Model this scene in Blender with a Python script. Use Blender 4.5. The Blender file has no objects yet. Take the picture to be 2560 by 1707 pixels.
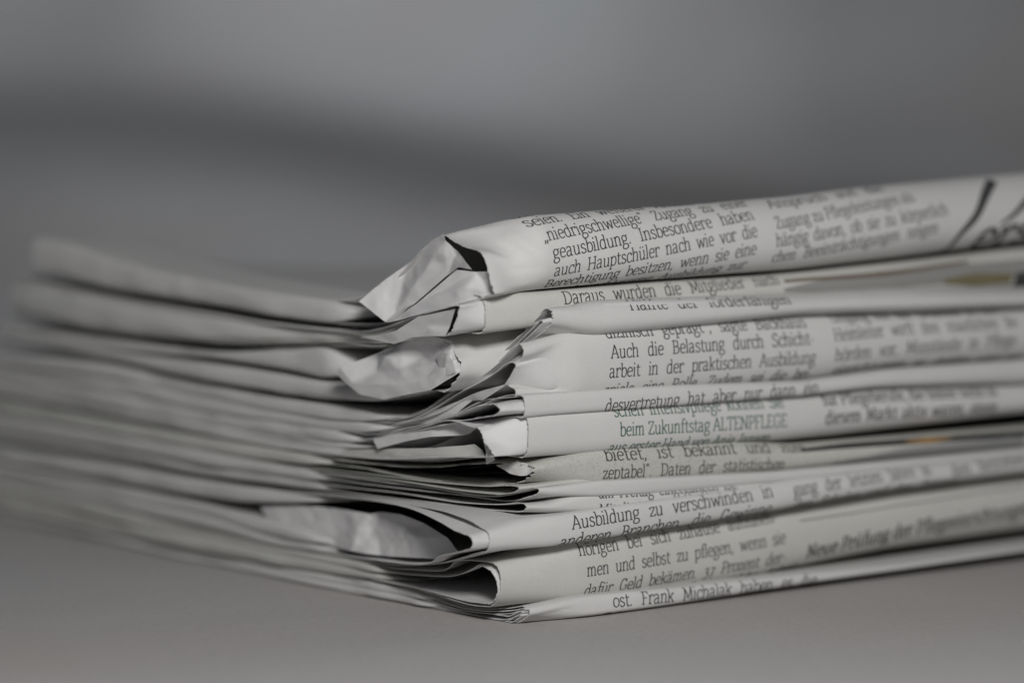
import bpy, math, random
import numpy as np
from mathutils import Vector, Matrix

random.seed(7)
RNG = np.random.default_rng(7)
sc = bpy.context.scene
MM = 0.001

# ------------------------------------------------------------------ camera
F_PX = 12800.0                      # focal length in photo pixels (2560 wide) = 180 mm on 36 mm
PITCH = math.radians(6.15)
ANG = math.radians(37.8)            # direction of the fold edges, away from the picture plane
DEPTH = 800.0                       # mm from the lens to the near bottom corner of the stack
X = np.array([1.0, 0, 0])
FW = np.array([0, math.cos(PITCH), -math.sin(PITCH)])
UP = np.array([0, math.sin(PITCH), math.cos(PITCH)])
CX, CY = 1280.0, 853.5
CAM = -((1270 - CX) / F_PX * DEPTH * X - (1565 - CY) / F_PX * DEPTH * UP + DEPTH * FW)
cam_d = bpy.data.cameras.new('camera')
cam = bpy.data.objects.new('camera', cam_d)
sc.collection.objects.link(cam)
cam.location = Vector(CAM * MM)
cam.rotation_euler = (math.pi / 2 - PITCH, 0, 0)
cam_d.lens = 180.0
cam_d.sensor_width = 36.0
cam_d.clip_start = 0.01
cam_d.clip_end = 30.0
cam_d.dof.use_dof = True
cam_d.dof.focus_distance = 0.806
cam_d.dof.aperture_fstop = 8.3
sc.camera = cam

# ------------------------------------------------------------------ light
world = bpy.data.worlds.new('World')
sc.world = world
world.use_nodes = True
world.node_tree.nodes['Background'].inputs[0].default_value = (0.80, 0.88, 1.0, 1)
world.node_tree.nodes['Background'].inputs[1].default_value = 0.036


def area_light(name, loc, target, size, size_y, power, col):
    d = bpy.data.lights.new(name, 'AREA')
    d.shape = 'RECTANGLE'
    d.size, d.size_y, d.energy, d.color = size, size_y, power, col
    o = bpy.data.objects.new(name, d)
    sc.collection.objects.link(o)
    o.location = loc
    o.rotation_euler = (Vector(target) - Vector(loc)).to_track_quat('-Z', 'Y').to_euler()
    return o


area_light('key_lamp', (0.045, -0.33, 0.20), (0.0, 0.0, 0.03), 0.08, 0.06, 1.02, (1.0, 0.985, 0.97))
area_light('backdrop_fill', (-0.82, -0.02, 0.090), (-1.04, 0.98, 0.075), 0.2, 0.10, 15.5, (0.89, 0.95, 1.0))  # added fill out of view, turned from the stack to brighten the backdrop

sc.view_settings.view_transform = 'Standard'
sc.view_settings.look = 'None'
sc.view_settings.exposure = 0.0
sc.view_settings.gamma = 1.0
sc.view_settings.use_curve_mapping = False
sc.cycles.use_denoising = True
sc.cycles.max_bounces = 12
sc.cycles.diffuse_bounces = 8

# ------------------------------------------------------------------ materials


def new_mat(name):
    m = bpy.data.materials.new(name)
    m.use_nodes = True
    return m, m.node_tree.nodes, m.node_tree.links, m.node_tree.nodes['Principled BSDF']


def paper_mat(name, col, mottling=0.035, fibre=0.07, rough=0.75):
    m, n, l, b = new_mat(name)
    tc = n.new('ShaderNodeTexCoord')
    n1 = n.new('ShaderNodeTexNoise')
    n1.inputs['Scale'].default_value = 60
    n1.inputs['Detail'].default_value = 5
    n2 = n.new('ShaderNodeTexNoise')
    n2.inputs['Scale'].default_value = 2600
    n2.inputs['Detail'].default_value = 3
    l.new(tc.outputs['Object'], n1.inputs['Vector'])
    l.new(tc.outputs['Object'], n2.inputs['Vector'])
    r1 = n.new('ShaderNodeValToRGB')
    c = np.array(col)
    lo, hi = c * (1 - mottling), c * (1 + mottling * .6)
    r1.color_ramp.elements[0].position = .3
    r1.color_ramp.elements[1].position = .7
    r1.color_ramp.elements[0].color = (*lo, 1)
    r1.color_ramp.elements[1].color = (*hi, 1)
    l.new(n1.outputs['Fac'], r1.inputs['Fac'])
    r2 = n.new('ShaderNodeValToRGB')
    r2.color_ramp.elements[0].position = .25
    r2.color_ramp.elements[1].position = .5
    k = 1 - fibre * .55
    r2.color_ramp.elements[0].color = (k, k, k, 1)
    r2.color_ramp.elements[1].color = (1, 1, 1, 1)
    l.new(n2.outputs['Fac'], r2.inputs['Fac'])
    mx = n.new('ShaderNodeMixRGB')
    mx.blend_type = 'MULTIPLY'
    mx.inputs[0].default_value = 1
    l.new(r1.outputs[0], mx.inputs[1])
    l.new(r2.outputs[0], mx.inputs[2])
    l.new(mx.outputs[0], b.inputs['Base Color'])
    b.inputs['Roughness'].default_value = rough
    b.inputs['Specular IOR Level'].default_value = .25
    n3 = n.new('ShaderNodeTexNoise')
    n3.inputs['Scale'].default_value = 170
    n3.inputs['Detail'].default_value = 8
    n3.inputs['Roughness'].default_value = .62
    l.new(tc.outputs['Object'], n3.inputs['Vector'])
    bp = n.new('ShaderNodeBump')
    bp.inputs['Strength'].default_value = .16
    bp.inputs['Distance'].default_value = .0009
    l.new(n3.outputs['Fac'], bp.inputs['Height'])
    l.new(bp.outputs[0], b.inputs['Normal'])
    return m


def ink_mat(name, col):
    m, n, l, b = new_mat(name)
    tc = n.new('ShaderNodeTexCoord')
    n1 = n.new('ShaderNodeTexNoise')
    n1.inputs['Scale'].default_value = 3500
    l.new(tc.outputs['Object'], n1.inputs['Vector'])
    r = n.new('ShaderNodeValToRGB')
    c = np.array(col)
    r.color_ramp.elements[0].position = .35
    r.color_ramp.elements[1].position = .75
    r.color_ramp.elements[0].color = (*(c), 1)
    r.color_ramp.elements[1].color = (*(c * 1.6 + .02), 1)
    l.new(n1.outputs['Fac'], r.inputs['Fac'])
    l.new(r.outputs[0], b.inputs['Base Color'])
    b.inputs['Roughness'].default_value = .7
    b.inputs['Specular IOR Level'].default_value = .2
    return m


PAPER = paper_mat('newsprint_white', (.66, .655, .645))
PAPER2 = paper_mat('newsprint_grey', (.60, .60, .57), .05, .12)
PAPER3 = paper_mat('newsprint_recycled', (.57, .57, .53), .09, .45)
INNER = paper_mat('newsprint_inner', (.69, .685, .685), .03, .04)
BLACK = ink_mat('ink_black', (.048, .048, .050))
GREEN = ink_mat('ink_green', (.045, .105, .080))
OLIVE = ink_mat('ink_olive', (.16, .14, .08))
DARK = ink_mat('photo_and_shade_dark', (.03, .03, .03))
RED = ink_mat('ink_red', (.25, .06, .06))
ORANGE = ink_mat('ink_orange', (.30, .17, .06))

# ------------------------------------------------------------------ geometry helpers (millimetres)
R = np.array([math.cos(ANG), math.sin(ANG), 0.0])     # along the fold edges
L = np.array([-math.sin(ANG), math.cos(ANG), 0.0])    # along the side edges
Z = np.array([0, 0, 1.0])


def ray(x, y):
    return FW + (x - CX) / F_PX * X - (y - CY) / F_PX * UP


def pt_u(x, y, u=0.0):
    """point of the plane u = const seen at photo point x, y -> (u, v, z)"""
    d = ray(x, y)
    t = (u - CAM @ R) / (d @ R)
    p = CAM + t * d
    return np.array([u, p @ L, p[2]])


def pt_v(x, y, v=0.0):
    d = ray(x, y)
    t = (v - CAM @ L) / (d @ L)
    p = CAM + t * d
    return np.array([p @ R, v, p[2]])


def pt_box(x, y, o=0.0, xc=1270.0):
    """point on the two outer planes of the stack meeting at xc, moved o mm away from the viewer"""
    uc = pt_v(xc, 1000, 0.0)[0]
    d = ray(x, y)
    if x <= xc:
        t = (uc - CAM @ R) / (d @ R)
    else:
        t = (0 - CAM @ L) / (d @ L)
    p = CAM + (t + o) * d
    return p


def W(uvz):
    uvz = np.asarray(uvz, float)
    return uvz[..., 0:1] * R + uvz[..., 1:2] * L + uvz[..., 2:3] * Z


def project(p):
    q = p - CAM
    dep = q @ FW
    return np.stack([CX + F_PX * (q @ X) / dep, CY - F_PX * (q @ UP) / dep], -1)


def smooth(x):
    x = np.clip(x, 0, 1)
    return x * x * (3 - 2 * x)


def catmull(pts, n=12):
    P = np.asarray(pts, float)
    if len(P) < 3:
        t = np.linspace(0, 1, n + 1)[:, None]
        return P[0] + (P[-1] - P[0]) * t
    Q = np.vstack([2 * P[0] - P[1], P, 2 * P[-1] - P[-2]])
    out = []
    for i in range(1, len(Q) - 2):
        p0, p1, p2, p3 = Q[i - 1:i + 3]
        d1 = max(np.linalg.norm(p1 - p0) ** .5, 1e-6)
        d2 = max(np.linalg.norm(p2 - p1) ** .5, 1e-6)
        d3 = max(np.linalg.norm(p3 - p2) ** .5, 1e-6)
        m1 = (p2 - p1) + d2 * ((p1 - p0) / d1 - (p2 - p0) / (d1 + d2))
        m2 = (p2 - p1) + d2 * ((p3 - p2) / d3 - (p3 - p1) / (d2 + d3))
        for t in np.linspace(0, 1, n, endpoint=False):
            t2, t3 = t * t, t * t * t
            out.append((2 * t3 - 3 * t2 + 1) * p1 + (t3 - 2 * t2 + t) * m1 + (-2 * t3 + 3 * t2) * p2 + (t3 - t2) * m2)
    out.append(P[-1])
    return np.array(out)


def resample(P, n, power=1.0):
    d = np.r_[0, np.cumsum(np.linalg.norm(np.diff(P, axis=0), axis=1))]
    t = np.linspace(0, 1, n)
    t = 1 - (1 - t) ** power
    s = t * d[-1]
    return np.stack([np.interp(s, d, P[:, k]) for k in range(P.shape[1])], -1)


class Facet:
    """a field of flat facets: random heights on a triangular lattice"""

    def __init__(self, seed):
        self.g = np.random.default_rng(seed).uniform(-1, 1, (64, 64))

    def __call__(self, x, y):
        x = np.asarray(x, float)
        y = np.asarray(y, float)
        xs = x + .5 * y
        i, j = np.floor(xs).astype(int), np.floor(y).astype(int)
        fx, fy = xs - i, y - j
        g = self.g
        a = g[i % 64, j % 64]
        b = g[(i + 1) % 64, j % 64]
        c = g[i % 64, (j + 1) % 64]
        d = g[(i + 1) % 64, (j + 1) % 64]
        lo = a + (b - a) * fx + (d - b) * fy
        hi = a + (d - c) * fx + (c - a) * fy
        return np.where(fx > fy, lo, hi)


def value_noise(seed):
    f = np.random.default_rng(seed)
    g = f.uniform(-1, 1, (64, 64))

    def fn(x, y):
        x = np.asarray(x, float)
        y = np.asarray(y, float)
        i, j = np.floor(x).astype(int), np.floor(y).astype(int)
        fx, fy = smooth(x - i), smooth(y - j)
        a, b = g[i % 64, j % 64], g[(i + 1) % 64, j % 64]
        c, d = g[i % 64, (j + 1) % 64], g[(i + 1) % 64, (j + 1) % 64]
        return a * (1 - fx) * (1 - fy) + b * fx * (1 - fy) + c * (1 - fx) * fy + d * fx * fy
    return fn


def grid_normals(S):
    du = np.gradient(S, axis=0)
    dv = np.gradient(S, axis=1)
    n = np.cross(du, dv)
    return n / np.maximum(np.linalg.norm(n, axis=-1, keepdims=True), 1e-9)


class Mesh:
    def __init__(self):
        self.v, self.f, self.m, self.s = [], [], [], []
        self.n = 0

    def add(self, verts, faces, mat=0, smooth_=True):
        verts = np.asarray(verts, float).reshape(-1, 3)
        self.v.append(verts)
        for q in faces:
            self.f.append(tuple(int(k) + self.n for k in q))
            self.m.append(mat)
            self.s.append(smooth_)
        self.n += len(verts)

    def sheet(self, S, th=.11, mat=0, rims=(1, 1, 1, 1)):
        """a thin paper sheet: two faces and its cut edges"""
        N = grid_normals(S)
        a, b = S + N * th / 2, S - N * th / 2
        nu, nv = S.shape[:2]
        idx = np.arange(nu * nv).reshape(nu, nv)
        q = np.stack([idx[:-1, :-1], idx[1:, :-1], idx[1:, 1:], idx[:-1, 1:]], -1).reshape(-1, 4)
        self.add(a.reshape(-1, 3), q, mat)
        self.add(b.reshape(-1, 3), q[:, ::-1], mat)
        for k, (ea, eb) in enumerate(((a[0], b[0]), (a[-1], b[-1]), (a[:, 0], b[:, 0]), (a[:, -1], b[:, -1]))):
            if rims[k]:
                m = len(ea)
                fs = [(i, i + 1, m + i + 1, m + i) for i in range(m - 1)]
                self.add(np.vstack([ea, eb]), fs, mat, False)

    def build(self, name, mats, parent=None):
        V = np.vstack(self.v) * MM
        me = bpy.data.meshes.new(name)
        me.from_pydata(V.tolist(), [], self.f)
        for m in mats:
            me.materials.append(m)
        me.polygons.foreach_set('material_index', self.m)
        me.polygons.foreach_set('use_smooth', self.s)
        me.update()
        o = bpy.data.objects.new(name, me)
        sc.collection.objects.link(o)
        if parent:
            o.parent = parent
            o.matrix_parent_inverse = Matrix.Translation(-parent.location)
        return o


# ------------------------------------------------------------------ lettering: a slab serif drawn as pen strokes (x-height = 1)
G = {
    'a': (1.02, '~.1,.82 .25,.98 .5,1 .66,.86 .68,.6 .68,.2 .76,.03 .95,.02;~.68,.58 .35,.54 .12,.4 .1,.18 .26,0 .48,.04 .68,.24'),
    'b': (1.0, '.2,1.5 .2,0;.0,1.48 .2,1.48;~.2,.72 .38,.94 .6,1 .82,.85 .9,.5 .82,.15 .58,0 .36,.04 .2,.2'),
    'c': (.9, '~.8,.8 .66,.98 .42,.98 .18,.8 .12,.5 .2,.16 .45,0 .68,.04 .83,.18;.79,.99 .79,.72'),
    'd': (1.08, '.8,1.5 .8,0;.58,1.48 .8,1.48;.8,.03 1.02,.03;~.8,.8 .62,.98 .42,1 .18,.82 .1,.48 .18,.13 .42,0 .64,.06 .8,.28'),
    'e': (.96, '.14,.54 .85,.54;~.85,.54 .78,.86 .5,1 .2,.83 .12,.5 .2,.15 .5,0 .82,.14'),
    'f': (.68, '~.78,1.4 .62,1.5 .42,1.42 .33,1.2 .32,.0;.05,.96 .68,.96;.1,.03 .58,.03'),
    'g': (.98, '~.45,1 .7,.9 .78,.68 .68,.45 .45,.36 .2,.45 .12,.68 .22,.9 .45,1;.65,.92 .96,.97;~.3,.4 .16,.24 .3,.12 .6,.08 .85,-.05 .85,-.28 .6,-.45 .3,-.45 .08,-.3 .12,-.1 .3,.08'),
    'h': (1.1, '.2,1.5 .2,0;.0,1.48 .2,1.48;.0,.03 .42,.03;~.2,.72 .4,.95 .62,1 .8,.88 .82,.6 .82,0;.62,.03 1.04,.03'),
    'i': (.5, '.22,.98 .22,0;.02,.96 .22,.96;.02,.03 .44,.03;.22,1.27 .22,1.46'),
    'j': (.5, '~.3,.98 .3,-.1 .2,-.4 .0,-.45;.08,.96 .3,.96;.3,1.27 .3,1.46'),
    'k': (1.0, '.2,1.5 .2,0;0,1.48 .2,1.48;0,.03 .4,.03;.8,.95 .22,.45;.42,.6 .85,0;.62,.96 .96,.96;.7,.03 1.0,.03'),
    'l': (.5, '.22,1.5 .22,0;.02,1.48 .22,1.48;.02,.03 .44,.03'),
    'm': (1.62, '.2,.98 .2,0;0,.96 .2,.96;0,.03 .4,.03;~.2,.72 .38,.95 .56,1 .72,.86 .76,.6 .76,0;.58,.03 .96,.03;~.76,.72 .94,.95 1.12,1 1.28,.86 1.32,.6 1.32,0;1.13,.03 1.54,.03'),
    'n': (1.1, '.2,.98 .2,0;0,.96 .2,.96;0,.03 .42,.03;~.2,.72 .4,.95 .62,1 .8,.88 .82,.6 .82,0;.62,.03 1.04,.03'),
    'o': (1.0, '~.5,1 .8,.86 .9,.5 .8,.14 .5,0 .2,.14 .1,.5 .2,.86 .5,1'),
    'p': (1.02, '.2,.98 .2,-.45;0,.96 .2,.96;0,-.43 .44,-.43;~.2,.72 .38,.94 .6,1 .82,.85 .9,.5 .82,.15 .58,0 .36,.04 .2,.2'),
    'q': (1.02, '.8,.98 .8,-.45;.6,-.43 1.0,-.43;~.8,.8 .62,.98 .42,1 .18,.82 .1,.48 .18,.13 .42,0 .64,.06 .8,.28'),
    'r': (.8, '.2,.98 .2,0;0,.96 .2,.96;0,.03 .5,.03;~.2,.66 .33,.9 .52,1 .72,.96;.72,1 .72,.76'),
    's': (.82, '~.68,.8 .5,.99 .25,.95 .13,.77 .22,.6 .5,.48 .68,.36 .7,.16 .5,0 .25,.02 .1,.2'),
    't': (.72, '~.3,1.28 .3,.25 .4,.03 .56,.01 .7,.1;.05,.96 .66,.96'),
    'u': (1.1, '~.2,.98 .2,.35 .28,.08 .48,0 .7,.1 .82,.32;.82,.98 .82,0;0,.96 .2,.96;.62,.96 .82,.96;.82,.03 1.02,.03'),
    'v': (.96, '.12,.97 .46,0;.46,0 .8,.97;-.02,.96 .3,.96;.64,.96 .95,.96'),
    'w': (1.45, '.12,.97 .4,0;.4,0 .7,.92;.7,.92 1.0,0;1.0,0 1.3,.97;-.02,.96 .3,.96;1.12,.96 1.45,.96'),
    'x': (.98, '.12,.97 .8,0;.8,.97 .1,0;0,.96 .32,.96;.62,.96 .94,.96;-.02,.03 .28,.03;.6,.03 .95,.03'),
    'y': (.96, '.12,.97 .48,0;~.8,.97 .48,0 .34,-.34 .05,-.44;-.02,.96 .3,.96;.64,.96 .95,.96'),
    'z': (.88, '.12,.95 .76,.95;.76,.95 .1,.04;.1,.04 .8,.04;.12,.97 .12,.74;.8,0 .8,.24'),
    'ß': (1.1, '~.22,0 .22,1.0 .34,1.4 .58,1.5 .8,1.34 .74,1.08 .56,.84 .8,.6 .9,.3 .76,.04 .5,.02;0,.03 .22,.03'),
    'A': (1.3, '.1,.03 .62,1.42;.62,1.42 1.14,.03;.32,.5 .95,.5;-.04,.03 .32,.03;.92,.03 1.3,.03;.5,1.42 .64,1.42'),
    'B': (1.15, '.24,1.42 .24,0;.02,1.4 .24,1.4;.02,.03 .24,.03;~.24,1.4 .66,1.38 .86,1.22 .84,.92 .62,.76 .24,.76;~.24,.76 .68,.74 .96,.56 .94,.22 .68,.03 .24,.03'),
    'C': (1.2, '~1.02,1.18 .84,1.4 .56,1.42 .24,1.16 .14,.72 .24,.26 .56,0 .86,.04 1.04,.24;1.02,1.42 1.02,1.08'),
    'D': (1.34, '.24,1.42 .24,0;.02,1.4 .24,1.4;.02,.03 .24,.03;~.24,1.4 .7,1.38 1.02,1.18 1.16,.72 1.02,.26 .7,.05 .24,.03'),
    'E': (1.1, '.24,1.42 .24,0;.02,1.4 .9,1.4;.02,.03 .95,.03;.24,.74 .76,.74;.9,1.42 .9,1.14;.95,.0 .95,.3'),
    'F': (1.02, '.24,1.42 .24,0;.02,1.4 .9,1.4;.02,.03 .46,.03;.24,.72 .74,.72;.9,1.42 .9,1.14'),
    'G': (1.32, '~1.02,1.18 .84,1.4 .56,1.42 .24,1.16 .14,.72 .24,.26 .56,0 .86,.04 1.06,.2;1.06,.2 1.06,.66;.78,.66 1.2,.66;1.02,1.42 1.02,1.08'),
    'H': (1.4, '.24,1.42 .24,0;1.12,1.42 1.12,0;.24,.74 1.12,.74;.02,1.4 .46,1.4;.02,.03 .46,.03;.9,1.4 1.34,1.4;.9,.03 1.34,.03'),
    'I': (.62, '.28,1.42 .28,0;.05,1.4 .52,1.4;.05,.03 .52,.03'),
    'J': (.66, '~.36,1.42 .36,.2 .26,-.16 .02,-.24;.14,1.4 .6,1.4'),
    'K': (1.26, '.24,1.42 .24,0;.02,1.4 .46,1.4;.02,.03 .46,.03;1.0,1.4 .26,.68;.5,.92 1.06,.03;.8,1.4 1.2,1.4;.86,.03 1.26,.03'),
    'L': (1.04, '.24,1.42 .24,0;.02,1.4 .48,1.4;.02,.03 .94,.03;.94,0 .94,.3'),
    'M': (1.62, '.24,0 .28,1.42;.28,1.42 .78,.2;.78,.2 1.28,1.42;1.28,1.42 1.34,0;.04,1.4 .28,1.4;.04,.03 .44,.03;1.12,.03 1.55,.03;1.28,1.4 1.52,1.4'),
    'N': (1.38, '.24,1.42 .24,0;.24,1.42 1.08,.02;1.08,1.42 1.08,0;.02,1.4 .26,1.4;.02,.03 .44,.03;.88,1.4 1.3,1.4'),
    'O': (1.34, '~.66,1.42 1.02,1.2 1.18,.71 1.02,.22 .66,0 .3,.22 .14,.71 .3,1.2 .66,1.42'),
    'P': (1.1, '.24,1.42 .24,0;.02,1.4 .24,1.4;.02,.03 .48,.03;~.24,1.4 .7,1.38 .94,1.18 .92,.84 .66,.64 .24,.62'),
    'R': (1.2, '.24,1.42 .24,0;.02,1.4 .24,1.4;.02,.03 .46,.03;~.24,1.4 .7,1.38 .92,1.18 .9,.88 .66,.7 .24,.68;.6,.7 1.0,.03;.86,.03 1.2,.03'),
    'S': (1.04, '~.86,1.18 .68,1.4 .36,1.4 .16,1.14 .24,.88 .6,.7 .88,.5 .88,.2 .62,0 .3,.03 .12,.26;.86,1.42 .86,1.1;.13,0 .13,.3'),
    'T': (1.18, '.58,1.42 .58,0;.08,1.4 1.08,1.4;.34,.03 .82,.03;.08,1.42 .08,1.12;1.08,1.42 1.08,1.12'),
    'U': (1.36, '~.24,1.42 .24,.4 .38,.08 .68,0 .98,.1 1.1,.4 1.1,1.42;.02,1.4 .46,1.4;.9,1.4 1.32,1.4'),
    'V': (1.28, '.12,1.42 .62,0;.62,0 1.12,1.42;-.04,1.4 .32,1.4;.92,1.4 1.3,1.4'),
    'W': (1.8, '.12,1.42 .5,0;.5,0 .9,1.36;.9,1.36 1.3,0;1.3,0 1.68,1.42;-.04,1.4 .32,1.4;1.48,1.4 1.84,1.4'),
    'Z': (1.12, '.16,1.38 .94,1.38;.94,1.38 .12,.05;.12,.05 1.0,.05;.16,1.42 .16,1.1;1.0,0 1.0,.32'),
    '3': (.96, '~.14,.84 .4,1.0 .68,.86 .62,.62 .36,.48 .7,.38 .78,.02 .56,-.34 .2,-.4 .08,-.26'),
    '7': (.92, '.1,.96 .82,.96;~.82,.96 .56,.4 .4,-.4'),
    '.': (.46, '.2,-.02 .2,.16'),
    ',': (.46, '~.24,.14 .24,-.04 .12,-.26'),
    '-': (.62, '.08,.48 .5,.48'),
    '„': (.72, '~.24,.14 .24,-.04 .12,-.26;~.52,.14 .52,-.04 .4,-.26'),
    '“': (.72, '~.12,1.2 .14,1.36 .26,1.5;~.4,1.2 .42,1.36 .54,1.5'),
    ' ': (.52, ''),
}
for base, um in (('a', 'ä'), ('o', 'ö'), ('u', 'ü')):
    a, s = G[base]
    c = {'a': .42, 'o': .5, 'u': .5}[base]
    G[um] = (a, s + ';%.2f,1.24 %.2f,1.42;%.2f,1.24 %.2f,1.42' % (c - .2, c - .2, c + .2, c + .2))

GCACHE = {}


def glyph(ch, bold=1.0):
    """ribbons of one letter: list of (n,2,2) arrays, left and right edge of each stroke"""
    key = (ch, bold)
    if key in GCACHE:
        return GCACHE[key]
    adv, s = G[ch]
    out = []
    for st in s.split(';'):
        if not st:
            continue
        cur = st.startswith('~')
        P = np.array([[float(q) for q in p.split(',')] for p in st.lstrip('~').split()])
        P = catmull(P, 4) if cur else resample(P, max(2, int(np.ceil(np.linalg.norm(P[-1] - P[0]) / .3)) + 1))
        T = np.gradient(P, axis=0)
        T /= np.maximum(np.linalg.norm(T, axis=1, keepdims=True), 1e-9)
        w = (.10 + .075 * np.abs(T[:, 1])) * bold
        N = np.stack([-T[:, 1], T[:, 0]], -1)
        out.append(np.stack([P + N * w[:, None] / 2 * 1.0, P - N * w[:, None] / 2], 1))
    GCACHE[key] = (adv * (1 + (bold - 1) * .15), out)
    return GCACHE[key]


# ------------------------------------------------------------------ folded paper
NT, NA = 44, 34
UG = np.r_[np.arange(0, 3, .3), np.arange(3, 14, .6), np.arange(14, 118, 2.0), np.arange(118, 201, 9.0)]


class Fold:
    """one folded sheet: upper half, rounded fold facing the reader, lower half.
    near = (upper edge, fold edge, lower edge): the cut end as traced points; None for a straight cut at photo x = x0"""

    def __init__(self, top, bot, up, low, near=None, x0=None, v0=0.0, bulge=None, seed=1, crumple=0.0, decay=14.0,
                 shrink=0.0, du=0.0, lift=.3, drop=.4, low_part=.45, ce=.8, grow=.9, creases=(), wave=.12, roundness=.72, ragged=.06, ulen=None):
        self.v0 = v0
        self.th = .11
        top3 = np.array([pt_v(x, y, v0) for x, y in top])
        bot3 = np.array([pt_v(x, y, v0) for x, y in bot])

        def line(P, u):
            s1 = (P[-1, 2] - P[-2, 2]) / (P[-1, 0] - P[-2, 0])
            z = np.interp(u, P[:, 0], P[:, 2])
            z = np.where(u > P[-1, 0], P[-1, 2] + (u - P[-1, 0]) * s1 * .6, z)
            s0 = (P[1, 2] - P[0, 2]) / (P[1, 0] - P[0, 0])
            return np.where(u < P[0, 0], P[0, 2] + (u - P[0, 0]) * s0, z)
        u_ref = pt_v(1330, 1000, 0)[0]
        fade = lambda u: 1 - smooth((u - u_ref - 18) / 50)
        zt_f = lambda u: line(top3, u) - shrink + lift * fade(u)
        zb_f = lambda u: line(bot3, u) + shrink - drop * fade(u)
        if near is not None:
            arc_px = np.asarray(near[1], float)
            xt = arc_px[:, 0].max()
            yt = arc_px[arc_px[:, 0].argmax(), 1]
        else:
            xt, yt = x0, (top[0][1] + bot[0][1]) / 2
        u0 = pt_v(xt, yt, v0 + shrink)[0] + du
        self.u0 = u0
        ug = u0 + UG
        # body lines at the side of the stack
        up3 = np.array([pt_u(x, y, 0) for x, y in up])[::-1]
        low3 = np.array([pt_u(x, y, 0) for x, y in low])[::-1]
        zu_f = lambda v: np.interp(v, up3[:, 1], up3[:, 2]) - shrink
        zl_f = lambda v: np.interp(v, low3[:, 1], low3[:, 2]) + shrink
        vend = min(up3[-1, 1], low3[-1, 1])
        zt0, zb0 = zt_f(u0), zb_f(u0)
        h0 = max((zt0 - zb0) / 2, .15)
        bd = (bulge if bulge is not None else h0 * .62)
        self.bd = bd
        v0 = v0 + shrink
        if near is not None:
            def put(pts):
                P = catmull(np.asarray(pts, float)[:, :2], 8)
                ut = u0 * smooth((P[:, 0] - 860) / max(xt - 860, 1))
                return np.array([pt_u(x, y, uu) for (x, y), uu in zip(P, ut)])
            tt = resample(put(list(near[0]) + [near[1][0]]), NT, 1.7)
            ar = resample(put(near[1]), NA)
            tb = resample(put([near[1][-1]] + list(near[2]))[::-1], NT, 1.7)[::-1]
            N = np.vstack([tt[:-1], ar, tb[1:]])
            vt, vb = tt[:-1, 1], tb[1:, 1]
        else:
            vt = v0 + bd + (vend - v0 - bd) * (np.linspace(1, 0, NT) ** 1.7)[:-1]
            vb = (v0 + bd + (vend - v0 - bd) * (np.linspace(1, 0, NT) ** 1.7))[::-1][1:]
            N = None
        vt = np.maximum(vt, v0 + bd + 1e-3 * np.arange(len(vt))[::-1])
        vb = np.maximum(vb, v0 + bd + 1e-3 * np.arange(len(vb)))
        phi = np.linspace(1, -1, NA)
        phi = np.sign(phi) * np.abs(phi) ** .85 * math.pi / 2
        phi = np.clip(phi, -math.pi / 2 + 1e-6, math.pi / 2 - 1e-6)

        def prof(u):
            zt, zb = zt_f(u), zb_f(u)
            hh = max(zt - zb, .24)
            c = zb + hh * low_part
            g = smooth((u - u_ref - 10) / 80)
            bu = bd * (1 + grow * g)
            ce_, ro_ = ce + (1 - ce) * g, roundness + (1 - roundness) * g * .8
            k = smooth((vt - v0 - bd) / 30)
            top_ = np.stack([np.maximum(vt, v0 + bu + vt * 1e-4), zt * (1 - k) + k * (zu_f(vt) + (zt - zt0) * .85)], -1)
            sa = np.sin(phi)
            arc = np.stack([v0 + bu * (1 - np.abs(np.cos(phi)) ** ce_), c + hh * np.where(sa > 0, 1 - low_part, low_part) * np.sign(sa) * np.abs(sa) ** ro_], -1)
            k = smooth((vb - v0 - bd) / 30)
            bot_ = np.stack([np.maximum(vb, v0 + bu + vb * 1e-4), zb * (1 - k) + k * (zl_f(vb) + (zb - zb0) * .85)], -1)
            dip = .27 * (1 - math.exp(-max(u - u0, 0) / 55))
            top_[:, 1] *= 1 - dip * smooth((vt - v0 - bd - 6) / 34)
            bot_[:, 1] *= 1 - dip * smooth((vb - v0 - bd - 6) / 34)
            Q = np.vstack([top_, arc, bot_])
            Q[:, 1] = np.maximum(Q[:, 1], .08)
            return Q
        nz = value_noise(seed)
        fz = Facet(seed + 50)
        S = np.zeros((len(ug), NT - 1 + NA + NT - 1, 3))
        P0 = prof(u0)
        jj = np.arange(S.shape[1])
        for i, u in enumerate(ug):
            Q = prof(u)
            S[i, :, 0] = u
            S[i, :, 1:] = Q
            S[i, :, 1] += wave * nz(np.full(len(jj), u / 17.0), jj / 13.0)
            if N is not None:
                w = 1 - smooth((u - u0) / decay)
                off = N.copy()
                off[:, 0] -= u0
                off[:, 1:] -= P0
                S[i] += off * w
        S[0, :, 0] += ragged * nz(np.full(len(jj), 5.3), jj * 1.7) * 2
        S[:, :, 2] = np.maximum(S[:, :, 2], .08)
        if ulen:
            S = S[UG <= ulen]
        self.S = W(S)
        if crumple:
            n = grid_normals(self.S)
            s = np.r_[0, np.cumsum(np.linalg.norm(np.diff(self.S[0], axis=0), axis=1))]
            A = fz(self.S @ R / 2.3, np.broadcast_to(s / 2.1, self.S.shape[:2]))
            self.S = self.S + n * (A * crumple * np.exp(-(UG[:len(self.S)]) / 9.0)[:, None])[..., None]
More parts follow.
